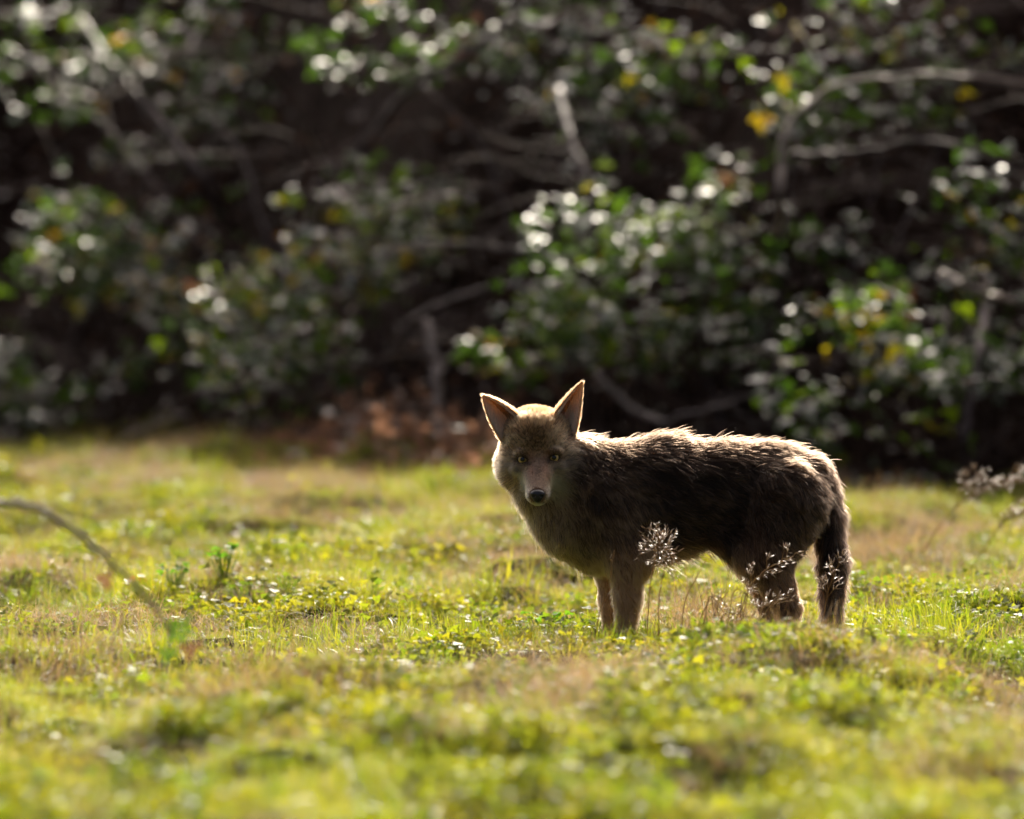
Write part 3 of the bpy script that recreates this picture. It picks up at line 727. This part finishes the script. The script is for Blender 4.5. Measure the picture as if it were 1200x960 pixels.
def coat(P, Wt, rnd, soft=1.0):
    dark = blend(Wt, {k: v[0] for k, v in COAT.items()}, 3); pale = blend(Wt, {k: v[1] for k, v in COAT.items()}, 3); sh = blend(Wt, {k: v[2] for k, v in COAT.items()}, 1)[:, 0]
    px, dep, py = P[:, 0], P[:, 1], -P[:, 2]
    # lower flank and belly paler, brown; patchy guard-hair bands; back line darkened to offset its sunlit rim
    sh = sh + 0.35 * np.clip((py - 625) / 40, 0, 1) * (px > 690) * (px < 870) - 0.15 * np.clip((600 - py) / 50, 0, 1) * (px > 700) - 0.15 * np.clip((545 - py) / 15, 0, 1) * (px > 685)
    sh = sh + 0.5 * (vnoise(px / 17, py / 11, dep / 17, 61) - 0.5)
    k = np.clip((sh - rnd) * 3 + 0.5, 0, 1)[:, None] * soft + (1 - soft) * sh[:, None]
    c = dark + (pale - dark) * k
    def paint(c, wgt, colr): return c + (np.array(colr) - c) * np.clip(wgt, 0, 1)[:, None]
    g = lambda a, b, ra, rb: np.exp(-((px - a) / ra) ** 2 - ((py - b) / rb) ** 2)
    head = (px < 690) & (py < 600) & (dep < 10)
    hf = head * 1.0
    c = paint(c, hf * (dep < -35) * np.clip(1.2 * np.exp(-((px - 630.2) / (5 + 0.22 * np.clip(py - 530, 0, 60))) ** 2) * (py > 532) * (py < 574), 0, .5), (.17, .10, .06))   # bridge
    for sgn, ex, ey in ((-1, 612.3, 537.2), (1, 649.2, 535.2)):
        c = paint(c, hf * 0.8 * g(ex - sgn * 8, ey - 3, 6, 6), (.33, .17, .08))                 # rufous by the inner corner
        c = paint(c, hf * 0.8 * g(ex - sgn * 9.5, ey + 12, 4.5, 9), (.27, .12, .07))            # rufous stripe down the muzzle
        c = paint(c, hf * 0.8 * g(ex + sgn * 3, ey + 8.5, 8, 3.5), (.46, .34, .20))             # buff under the eye
        c = paint(c, hf * 0.85 * g(ex + sgn * 6, ey + 13, 8.5, 4), (.07, .06, .05))               # dark cheek patch
        c = paint(c, hf * 0.8 * g(ex + sgn * 14, ey + 6, 10, 6), (.13, .11, .085))
        c = paint(c, hf * 0.95 * g(ex + sgn * 3, ey + 34, 7 , 13) * (dep < -42), (.90, .80, .66) if sgn < 0 else (.55, .46, .26))    # white lip line
        c = paint(c, hf * 0.95 * g(ex, ey, 9.5, 6.8) * (dep < -30), (.012, .010, .009))  # dark eye rim
        c = paint(c, hf * 0.7 * g(ex - sgn * 7, ey + 4, 3, 2.4), (.012, .010, .009))            # tear line
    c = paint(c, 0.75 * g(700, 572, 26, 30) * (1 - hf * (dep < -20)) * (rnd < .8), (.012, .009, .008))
    c = paint(c, hf * 0.9 * g(653, 570, 12, 12) * (px > 644) * (dep < -12), (.42, .35, .14))                  # yellowish cheek underside
    c = paint(c, hf * 0.45 * g(630, 505, 18, 16) * (dep < 5), (.11, .068, .038))               # darker crown
    c = paint(c, hf * 0.95 * np.clip((492 - py) / 7, 0, 1), (.045, .019, .007))                   # rufous top line, painted darker to hold back the sun's glow
    c = paint(c, hf * 0.9 * g(630, 588.5, 11, 2.2) * (dep < -70), (.70, .64, .55))
    return c

def vert_normals(V, F):
    t = np.cross(V[F[:, 2]] - V[F[:, 0]], V[F[:, 3]] - V[F[:, 1]]); N = np.zeros_like(V)
    for k in range(4): np.add.at(N, F[:, k], t)
    return N / (np.linalg.norm(N, axis=1)[:, None] + 1e-9)
BN = vert_normals(BV, BF)

# ---- assemble body mesh
base = np.array([0.33, Y0, 0.0])
coy = empty('coyote', base.tolist())
tag(coy, 'young grey-brown coyote standing side-on in the grass, head turned to face the camera', 'coyote')
OFF = np.array([-base[0], 0, 0])
allV = [BV] + [e[3] for e in EARS]; allF = [BF]; o = len(BV)
for e in EARS: allF.append(e[4] + o); o += len(e[3])
VV = np.vstack(allV); FF = np.vstack(allF)
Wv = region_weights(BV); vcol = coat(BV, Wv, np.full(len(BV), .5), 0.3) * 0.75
earcol = []
def earin(e):
    nu, nv = e[0].shape[:2]; u = np.repeat(np.linspace(0, 1, nu), nv)[:, None]; v = np.tile(np.linspace(0, 1, nv), nu)[:, None]
    k = np.exp(-((v - .55) / .2) ** 2 - (np.clip(u - .25, 0, 1) / .3) ** 2); return np.array([[.62, .44, .27]]) * (1 - k) + np.array([[.06, .035, .022]]) * k
for e in EARS:
    n1 = e[0].shape[0] * e[0].shape[1]; earcol.append(np.vstack([earin(e), np.tile([.46, .30, .18], (n1, 1))]))
vcol = np.vstack([vcol] + earcol)
N = NT('coyote_skin'); at = N.n('ShaderNodeAttribute', attribute_name='coat'); p = N.n('ShaderNodeBsdfPrincipled'); p.inputs['Roughness'].default_value = 0.9
p.inputs['Specular IOR Level'].default_value = 0.1; N.l(at.outputs['Color'], p.inputs['Base Color']); N.l(p.outputs[0], N.out.inputs[0]); M['skin'] = N.m
N = NT('ear_skin'); at = N.n('ShaderNodeAttribute', attribute_name='coat'); dd = N.n('ShaderNodeBsdfDiffuse'); tt = N.n('ShaderNodeBsdfTranslucent'); ms = N.n('ShaderNodeMixShader'); ms.inputs[0].default_value = .6
N.l(at.outputs['Color'], dd.inputs[0]); N.l(at.outputs['Color'], tt.inputs[0]); N.l(dd.outputs[0], ms.inputs[1]); N.l(tt.outputs[0], ms.inputs[2]); N.l(ms.outputs[0], N.out.inputs[0]); M['ear'] = N.m
body = fast_mesh('body', W(VV) + OFF, FF, [M['skin'], M['ear']], (np.arange(len(FF)) >= len(BF)).astype(int), coy)
ca = body.data.attributes.new('coat', 'FLOAT_COLOR', 'POINT'); ca.data.foreach_set('color', np.hstack([vcol, np.ones((len(vcol), 1))]).astype(np.float32).ravel())

# ---- fur
def sample_faces(V, F, n, wf, r):
    a = V[F]; area = 0.5 * np.linalg.norm(np.cross(a[:, 2] - a[:, 0], a[:, 3] - a[:, 1]), axis=1) * wf
    fi = r.choice(len(F), n, p=area / area.sum()); u, v = r.random(n), r.random(n)
    w4 = np.stack([(1 - u) * (1 - v), u * (1 - v), u * v, (1 - u) * v], 1)
    return np.einsum('nk,nkc->nc', w4, V[F[fi]]), fi, w4
r = np.random.default_rng(77)
fc = BV[BF].mean(1); Wf = region_weights(fc); headw = Wf[:, [REG.index(q) for q in HEADR]].sum(1)
hid = np.clip((fc[:, 1] - 40) / 30, 0, 1)
wf = (1 + 2.0 * headw + 3 * (headw > .6) * (fc[:, 1] < -30)) * (1 - 0.6 * hid)
NH = 190000
R0, fi, w4 = sample_faces(BV, BF, NH, wf, r)
Nn = np.einsum('nk,nkc->nc', w4, BN[BF[fi]]); Nn /= np.linalg.norm(Nn, axis=1)[:, None]
keep = np.ones(NH, bool)
for ex, ey, dep, sl in EYES: keep &= ~((((R0[:, 0] - ex) / 7.0) ** 2 + ((-R0[:, 2] - ey) / 4.0) ** 2 < 1) & (R0[:, 1] < -20))
keep &= np.linalg.norm((R0 - NOSE) / np.array([10, 9, 9.5]), axis=1) > 1
R0, Nn = R0[keep], Nn[keep]; n = len(R0)
Wt = region_weights(R0)
hw = Wt[:, [REG.index(q) for q in HEADR]].sum(1)
flow = blend(Wt, FLOW, 3)
hflow = R0 - NOSE; hflow /= np.linalg.norm(hflow, axis=1)[:, None]; hflow = hflow + np.array([0, 0.25, -0.05])
hflow[:, 2] -= 0.7 * np.clip((-R0[:, 2] - 535) / 30, 0, 1) * (R0[:, 1] > -45)
flow = flow + hflow * hw[:, None]
L = blend(Wt, LEN, 1)[:, 0]; lift = blend(Wt, LIFT, 1)[:, 0]
py = -R0[:, 2]
L = L * np.where((py > 630) & (R0[:, 0] > 740) & (R0[:, 0] < 880), 1.35, 1)
for ex, ey, dp, sl in EYES: L = L * np.clip(np.sqrt((R0[:, 0] - ex) ** 2 + (py - ey) ** 2) / 16, .3, 1) ** (R0[:, 1] < -15)
patch = vnoise(R0[:, 0] / 22, R0[:, 1] / 22, R0[:, 2] / 16, 63)
L = L * r.uniform(0.65, 1.15, n) * (0.8 + 0.4 * patch)
stray = (r.random(n) < 0.05) & (hw < .4); L = np.where(stray, L * 1.35, L)
lift = lift * r.uniform(0.6, 1.4, n) + stray * 0.25
wig = np.stack([vnoise(R0[:, 0] / 14, R0[:, 1] / 14, R0[:, 2] / 14, 64 + q) - 0.5 for q in range(3)], 1)
flow = flow / (np.linalg.norm(flow, axis=1)[:, None] + 1e-9) + wig * (1.1 + 0.7 * (hw > .5))[:, None] + r.normal(0, .20, (n, 3))
tan = flow - Nn * np.sum(flow * Nn, 1)[:, None]; tan /= np.linalg.norm(tan, axis=1)[:, None] + 1e-9
d0 = tan * np.cos(lift * 1.9)[:, None] + Nn * np.sin(lift * 1.9)[:, None]
endn = lift * 0.9 + 0.35 * (hw > .5); d1 = tan + Nn * endn[:, None] + np.array([0, 0, -.28]) * (1 - hw)[:, None]; d1 /= np.linalg.norm(d1, axis=1)[:, None]
K = 5; ts = np.linspace(0, 1, K)
def strands(R0, d0, d1, L, clump_px, clump, rr_):
    pts = R0[:, None] - 0.6 * d0[:, None] + L[:, None, None] * (d0[:, None] * (ts - ts ** 2 / 2)[None, :, None] + d1[:, None] * (ts ** 2 / 2)[None, :, None] * 1.15)
    key = np.floor(R0 / clump_px).astype(np.int64); hk = key[:, 0] * 73856093 ^ key[:, 1] * 19349663 ^ key[:, 2] * 83492791
    _, first, inv = np.unique(hk, return_index=True, return_inverse=True)
    tgt = pts[first[inv]]; c = clump * rr_.uniform(0.4, 1.0, len(R0))
    return pts + (tgt - pts) * (c[:, None] * ts[None] ** 1.3)[..., None]
clpx = 4.0
pts = strands(R0, d0, d1, L, clpx, np.where(L < 4.5, 0.12, np.where(hw > .5, 0.5, 0.66)), r)
ck = np.floor(R0 / 6.0).astype(np.int64); crnd = _hash(ck[:, 0], ck[:, 1], ck[:, 2], 9)
hk2 = np.floor(R0 / 2.3).astype(np.int64); hrnd = _hash(hk2[:, 0], hk2[:, 1], hk2[:, 2], 19)
col = coat(R0, Wt, np.where(hw > .5, 0.35 * r.random(n) + 0.65 * hrnd, 0.55 * r.random(n) + 0.45 * crnd)) * (1 + 0.55 * hw * np.clip((-R0[:, 1] - 12) / 15, 0, 1))[:, None]  # front of the face brightened in the colour; sunlit crown left unboosted
rad = np.where(hw > .5, 0.27, 0.30) * r.uniform(.7, 1.3, n)
rad = np.where(L < 4, 0.22, rad)

# ear fur
for e, sgn in zip(EARS, (-1, 1)):
    G, back, nn = e[0], e[1], e[2]; nu, nv = G.shape[:2]
    def bil(A, u, v):
        i = np.clip((u * (nu - 1)).astype(int), 0, nu - 2); j = np.clip((v * (nv - 1)).astype(int), 0, nv - 2)
        fu = (u * (nu - 1) - i)[:, None]; fv = (v * (nv - 1) - j)[:, None]
        return (A[i, j] * (1 - fu) + A[i + 1, j] * fu) * (1 - fv) + (A[i, j + 1] * (1 - fu) + A[i + 1, j + 1] * fu) * fv
    def add(m, side):
        global pts, col, rad
        u = 1 - np.sqrt(r.random(m)); v = r.random(m) if side != 'rim' else np.where(r.random(m) < .5, r.random(m) * .05, 1 - r.random(m) * .05)
        up = bil(np.gradient(G, axis=0), u, v); up /= np.linalg.norm(up, axis=1)[:, None]
        if side == 'back':
            P = bil(back, u, v); nr = bil(nn, u, v); Ls = r.uniform(3, 6, m) + 4 * (1 - u); cc = np.where(r.random((m, 1)) < .7, [[.17, .075, .03]], [[.07, .035, .018]]); dirv = up + nr * .35
            cc = np.where((u > .82)[:, None], cc * 0.7, cc); rd = .2
        elif side == 'in':
            P = bil(G, u, v); nr = -bil(nn, u, v); edge = np.abs(v - .5) * 2
            Ls = 3 + 11 * (1 - u) * edge; cc = np.where((edge > .35)[:, None], [[.80, .62, .40]], [[.20, .125, .07]]) * r.uniform(.75, 1.2, (m, 1))
            acr = bil(np.gradient(G, axis=1), u, v); acr /= np.linalg.norm(acr, axis=1)[:, None]; acr *= np.where(v < .5, 1, -1)[:, None]
            dirv = up + nr * .4 + acr * .5 * edge[:, None]; rd = .26
        else:
            P = bil(G, u, v); acr = bil(np.gradient(G, axis=1), u, v); acr /= np.linalg.norm(acr, axis=1)[:, None]; acr *= np.where(v < .5, -1, 1)[:, None]
            Ls = r.uniform(2, 4.5, m); cc = np.tile([[.30, .18, .095]], (m, 1)); dirv = up + acr * .7; rd = .2
        dirv = dirv + r.normal(0, .18, (m, 3)); dirv /= np.linalg.norm(dirv, axis=1)[:, None]
        pts = np.vstack([pts, strands(P, dirv, dirv * .6 + up * .5, Ls, 4.0, np.full(m, .3), r)]); col = np.vstack([col, cc]); rad = np.concatenate([rad, np.full(m, rd) * r.uniform(.7, 1.2, m)])
    add(4500, 'back'); add(5000, 'in'); add(1800, 'rim')
n = len(pts)
cd = bpy.data.hair_curves.new('fur'); cd.add_curves([K] * n)
cd.attributes['position'].data.foreach_set('vector', (W(pts.reshape(-1, 3)) + OFF).astype(np.float32).ravel())
ra_ = cd.attributes.get('radius') or cd.attributes.new('radius', 'FLOAT', 'POINT')
prof = np.array([1, .95, .8, .55, .12])
ra_.data.foreach_set('value', (rad[:, None] * prof[None] / S).astype(np.float32).ravel())
ca = cd.attributes.new('coat', 'FLOAT_COLOR', 'CURVE'); ca.data.foreach_set('color', np.hstack([col, np.ones((n, 1))]).astype(np.float32).ravel())
N = NT('coyote_fur'); at = N.n('ShaderNodeAttribute', attribute_name='coat'); hi_ = N.n('ShaderNodeHairInfo')
tipr = N.ramp(hi_.outputs['Intercept'], [(0.0, (0.75, 0.75, 0.75)), (0.55, (1, 1, 1)), (1.0, (1.05, 1.0, 0.95))])
mx = N.n('ShaderNodeMix', data_type='RGBA', blend_type='MULTIPLY'); mx.inputs[0].default_value = 1; N.l(at.outputs['Color'], mx.inputs[6]); N.l(tipr, mx.inputs[7])
hb = N.n('ShaderNodeBsdfHairPrincipled'); hb.parametrization = 'COLOR'; N.l(mx.outputs[2], hb.inputs['Color'])
hb.inputs['IOR'].default_value = 1.36; hb.inputs['Roughness'].default_value = 0.45; hb.inputs['Radial Roughness'].default_value = 0.5
N.l(hb.outputs[0], N.out.inputs[0]); M['fur'] = N.m
cd.materials.append(M['fur'])
fur = bpy.data.objects.new('fur', cd); link(fur, coy)

# ---- eyes and nose
def cap(c, rad, ang, mat, name, parent, gaze, n1=8, n2=20):
    g = np.array(gaze, float); g /= np.linalg.norm(g); a = np.cross(g, [0, 0, 1]); a /= np.linalg.norm(a); b = np.cross(a, g)
    V = [c + g * rad]; F = []
    for i in range(1, n1 + 1):
        t = ang * i / n1
        for j in range(n2):
            f = 2 * math.pi * j / n2; V.append(c + rad * (math.cos(t) * g + math.sin(t) * (math.cos(f) * a + math.sin(f) * b)))
    for j in range(n2): F.append((0, 1 + j, 1 + (j + 1) % n2))
    for i in range(n1 - 1):
        for j in range(n2): q = 1 + i * n2; F.append((q + j, q + n2 + j, q + n2 + (j + 1) % n2, q + (j + 1) % n2))
    return mesh_obj(name, W(np.array(V)) + OFF, F, mat, parent)
def gloss(name, c, rough=.08):
    N = NT(name); p = N.n('ShaderNodeBsdfPrincipled'); p.inputs['Base Color'].default_value = (*c, 1); p.inputs['Roughness'].default_value = rough; p.inputs['Specular IOR Level'].default_value = .6
    N.l(p.outputs[0], N.out.inputs[0]); return N.m
M['eye'] = gloss('eye_dark', (.02, .014, .01)); M['iris'] = gloss('iris_amber', (.66, .47, .16)); M['pupil'] = gloss('pupil_black', (.004, .004, .004)); M['nose'] = gloss('nose_black', (.012, .012, .015), .35)
for ex, ey, dep, sl in EYES:
    c = P3(ex, ey, dep); gz = (0.0, -1, 0.03)
    eo = cap(c, 6.6, math.pi * .98, M['eye'], 'eye', coy, gz, 14)
    cap(c, 6.72, math.radians(48), M['iris'], 'iris', eo, gz); cap(c, 6.85, math.radians(23), M['pupil'], 'pupil', eo, gz)
# nose leather: wide rounded wedge with two nostrils
vx = .8; nlo = NOSE - 14; g3 = [nlo[i] + vx * np.arange(36) for i in range(3)]; X, Y, Z = np.meshgrid(*g3, indexing='ij')
def el(c, rr): return (np.sqrt(((X - c[0]) / rr[0]) ** 2 + ((Y - c[1]) / rr[1]) ** 2 + ((Z - c[2]) / rr[2]) ** 2) - 1) * min(rr)
def sm(a, b, k): h = np.maximum(k - np.abs(a - b), 0) / k; return np.minimum(a, b) - h * h * k / 4
nz = sm(el(NOSE + [0, 0, 2], (8.6, 7.5, 5.6)), el(NOSE + [0, -.5, -3.2], (5.2, 6.5, 5.0)), 3)
for sg in (-1, 1): nz = np.maximum(nz, -el(NOSE + [sg * 4.4, -7.0, -.6], (2.1, 3.0, 1.6)))
nv_, nf_ = surface_nets(nz.astype(np.float32)); fast_mesh('nose', W(nlo + nv_ * vx) + OFF, nf_, [M['nose']], None, coy)


# ------------------------------------------------------------------ single plants among the grass
def gz(x, y): return float(ground_h(np.array([x]), np.array([y]))[0])
SPIKE_V = np.array([[0, 0, 0], [.35, .06, .02], [.35, -.06, .02], [.35, 0, -.05], [1, 0, .05]]); SPIKE_F = np.array([[0, 1, 2], [0, 3, 1], [0, 2, 3], [1, 4, 2], [1, 3, 4], [2, 4, 3]])
def seed_stalk(label, ctrl, d, head_from, nbr, blen, spik, seed, round_head=False, rad=0.0014, mat='straw'):
    """dry grass stalk: stem along photo points, flowering branches with spikelets on its upper part"""
    r = np.random.default_rng(seed); pts = [px_at(a, b, d + (0.0 if i else 0.0)) for i, (a, b) in enumerate(ctrl)]
    pts[0][2] = gz(pts[0][0], pts[0][1]) - 0.01
    p = smooth_path(pts, 26, 0.0006, seed); base = p[0].copy()
    root = empty('dry_grass_stalk', base.tolist()); tag(root, label, 'grass stalk', 'dry grass stalks in seed')
    V, F = tube(p - base, np.linspace(rad, rad * .6, 26), 5); mesh_obj('stem', V, F, M[mat], root)
    for k in range(nbr):
        t = head_from + (1 - head_from) * (k / max(1, nbr - 1)); i = int(t * 25); o = p[i]; tg = p[min(i + 1, 25)] - p[max(i - 1, 0)]; tg /= np.linalg.norm(tg)
        az = r.uniform(0, 6.28); out = np.array([math.cos(az), 0.7 * math.sin(az), r.uniform(-.1, .5)])
        if round_head: out = r.normal(0, 1, 3); out[1] *= .8; out /= np.linalg.norm(out); dirv = out + tg * .35
        else: dirv = tg * .8 + out * .62
        dirv /= np.linalg.norm(dirv); L = blen * r.uniform(.55, 1.1) * (1.0 if round_head else 1.1 - .6 * (t - head_from) / (1 - head_from))
        e = o + dirv * L; q = arch(o, e, 0.01 if round_head else 0.012, 6, seed * 31 + k, 0.0015)
        q[-1] += np.array([0, 0, -.006])
        V, F = tube(q - base, np.linspace(rad * .5, rad * .25, 6), 4)
        b = mesh_obj('branch', V, F, M[mat], root)
        j = r.integers(2, 6, spik); pos = q[j] + r.normal(0, .002, (spik, 3)); fr = random_leaf_frames(spik, r, .3, .3, .8)
        ax = dirv[None] + r.normal(0, .55, (spik, 3)); ax /= np.linalg.norm(ax, axis=1)[:, None]; n2 = np.cross(ax, r.normal(0, 1, (spik, 3))); n2 /= np.linalg.norm(n2, axis=1)[:, None]
        fr = np.stack([ax, np.cross(n2, ax), n2], 2)
        V, F = many(SPIKE_V, SPIKE_F, pos - base, fr, r.uniform(.012, .022, spik)); tag(fast_mesh('spikelet', V, F, [M['seed']], None, b), kind='stuff')
    return root
M['seed'] = leaf_material('pale_seed', [(0.50, 0.38, 0.26), (0.62, 0.50, 0.37), (0.42, 0.31, 0.21)], (1, .95, .85), .4, .4, .05)
D1 = 26.85
seed_stalk('dry stalk with a round lacy seed head standing against the coyote\'s belly', [(757, 760), (760, 710), (765, 670), (772, 640)], D1, .93, 30, .062, 6, 3, True)
seed_stalk('second thin stalk holding the lower half of the round lacy seed head', [(772, 762), (772, 710), (777, 675), (784, 645)], D1 - .02, .88, 18, .05, 6, 4, True)
seed_stalk('feathery dry stalk leaning over the coyote\'s hind leg', [(858, 765), (872, 705), (893, 672), (930, 652)], D1, .35, 15, .06, 7, 5)
seed_stalk('short drooping seed spray below the coyote\'s knee', [(868, 765), (878, 730), (895, 712), (925, 700)], D1 - .05, .35, 10, .045, 5, 6)
seed_stalk('feathery dry seed head in front of the coyote\'s tail', [(955, 765), (966, 720), (972, 690), (985, 655)], D1, .5, 13, .05, 7, 7)
seed_stalk('bare straight dry stalk leaning in front of the coyote\'s forelegs', [(692, 765), (702, 722), (712, 690), (720, 645)], D1 - .1, .9, 1, .012, 1, 8)
seed_stalk('bare dry stalk bent under the coyote\'s belly', [(795, 762), (802, 710), (815, 680), (828, 655)], D1 + .1, .9, 1, .012, 1, 9)
seed_stalk('tall feathery grass plume out on the meadow past the coyote\'s tail', [(1060, 680), (1110, 605), (1150, 577), (1210, 560)], 32.0, .4, 34, .10, 14, 10, rad=.002)
seed_stalk('lower feathery grass plume beside the tall one past the coyote', [(1120, 680), (1165, 625), (1190, 605), (1225, 590)], 31.6, .4, 24, .08, 12, 12, rad=.002)
r = np.random.default_rng(91)
for k in range(10):    # thin bent stalks round the hind feet
    a = r.uniform(780, 880); b = a + r.normal(15, 20); pts = [(a, 765), ((a + b) / 2 + r.normal(0, 4), 735), (b, r.uniform(690, 720)), (b + r.normal(15, 10), r.uniform(690, 725))]
    seed_stalk('fine bent dry stalk in the pale clump before the coyote\'s hind feet', pts, D1 - r.uniform(-.05, .25), .6, 4, .03, 3, 100 + k)

# leafy weeds
def leafy_weed(label, px, d, nleaf, spread, height, size, seed, mats=('weed',)):
    r = np.random.default_rng(seed); x = px_x(px, d); base = np.array([x, d, gz(x, d)])
    root = empty('leafy_weed', base.tolist()); tag(root, label, 'weed', 'leafy weeds in the meadow')
    dv, df = disc_leaf(5)
    nleaf = int(nleaf * 1.8)
    for k in range(nleaf):
        a = 2.4 * k + r.normal(0, .3); rad = spread * r.uniform(.35, 1); top = np.array([rad * math.cos(a), rad * math.sin(a), height * r.uniform(.65, 1.1)])
        V, F = tube(arch(np.array([0, 0, -.01]), top, height * .3, 6, seed * 7 + k, .0008), np.linspace(.0016, .0009, 6), 5)
        st = mesh_obj('leaf_stalk', V, F, M['weed'], root)
        fr = random_leaf_frames(1, r, .9, -.25, .35)[0]; s = .7 * size * r.uniform(.7, 1.15)
        Vs, Fs, off = [], [], 0
        for j in range(3):
            v = (dv * s * .62 + rotz(j * 2.1 + .4) @ np.array([s * .62, 0, 0])) @ fr.T + top; Vs.append(v); Fs.append(df + off); off += len(v)
        fast_mesh('leaf', np.vstack(Vs), np.vstack(Fs), [M[mats[k % len(mats)]]], None, root)
M['weed'] = leaf_material('weed_leaf', [(0.05, 0.13, 0.018), (0.07, 0.15, 0.02), (0.045, 0.11, 0.02)], (2.2, 2.2, .6), .55, .4, .02, fres=.06)
M['weed_orange'] = leaf_material('weed_leaf_orange', [(0.30, 0.15, 0.03), (0.34, 0.2, 0.04)], (1.4, 1.2, .6), .5, .4, .05)
leafy_weed('bright green weed with rounded leaves at the coyote\'s hind foot', 893, 26.75, 9, .055, .085, .020, 1)
leafy_weed('bright green weed growing alone in the dry patch of open grass', 262, 29.9, 9, .05, .09, .018, 2)
leafy_weed('small green weed next to the one in the dry patch', 205, 29.8, 8, .045, .075, .015, 3)
leafy_weed('little orange-leaved weed near the green ones in the dry patch', 158, 30.0, 7, .035, .055, .013, 4, ('weed_orange',))
leafy_weed('low weed under the coyote\'s tail tip', 985, 26.8, 8, .06, .05, .015, 5)
leafy_weed('low broad weed on the mound below the coyote\'s chest', 640, 28.3, 8, .06, .06, .016, 6)

# arching dead cane in front of the meadow with a few dark leaves
d = 22.2
ctrl = [(-190, 880), (-120, 700), (-50, 605), (0, 588), (45, 598), (95, 628), (140, 665), (180, 710), (200, 745)]
pts = [px_at(a, b, d) for a, b in ctrl]; pts[0][2] = gz(pts[0][0], d) - .01; p = smooth_path(pts, 40, .003, 5); base = p[0].copy(); root = empty('bramble_cane', base.tolist()); tag(root, 'dead bramble cane arching out of the open grass with a few withered leaves', 'cane')
V, F = tube(p - base, np.linspace(.010, .004, 40), 7); mesh_obj('stem', V, F, M['pale_cane'], root)
r = np.random.default_rng(17)
for i, m in ((30, 3), (36, 0), (37, 0), (38, 3), (39, 0)):
    fr = random_leaf_frames(1, r, -.15, 1.2, .3)[0]; q = p[i] - base + np.array([r.normal(0, .02), -.01, -.015])
    V, F = many(LEAF3_V, LEAF3_F, q[None], fr[None], np.array([.032])); fast_mesh('leaf', V, F, [LEAFMATS[m]], None, root)
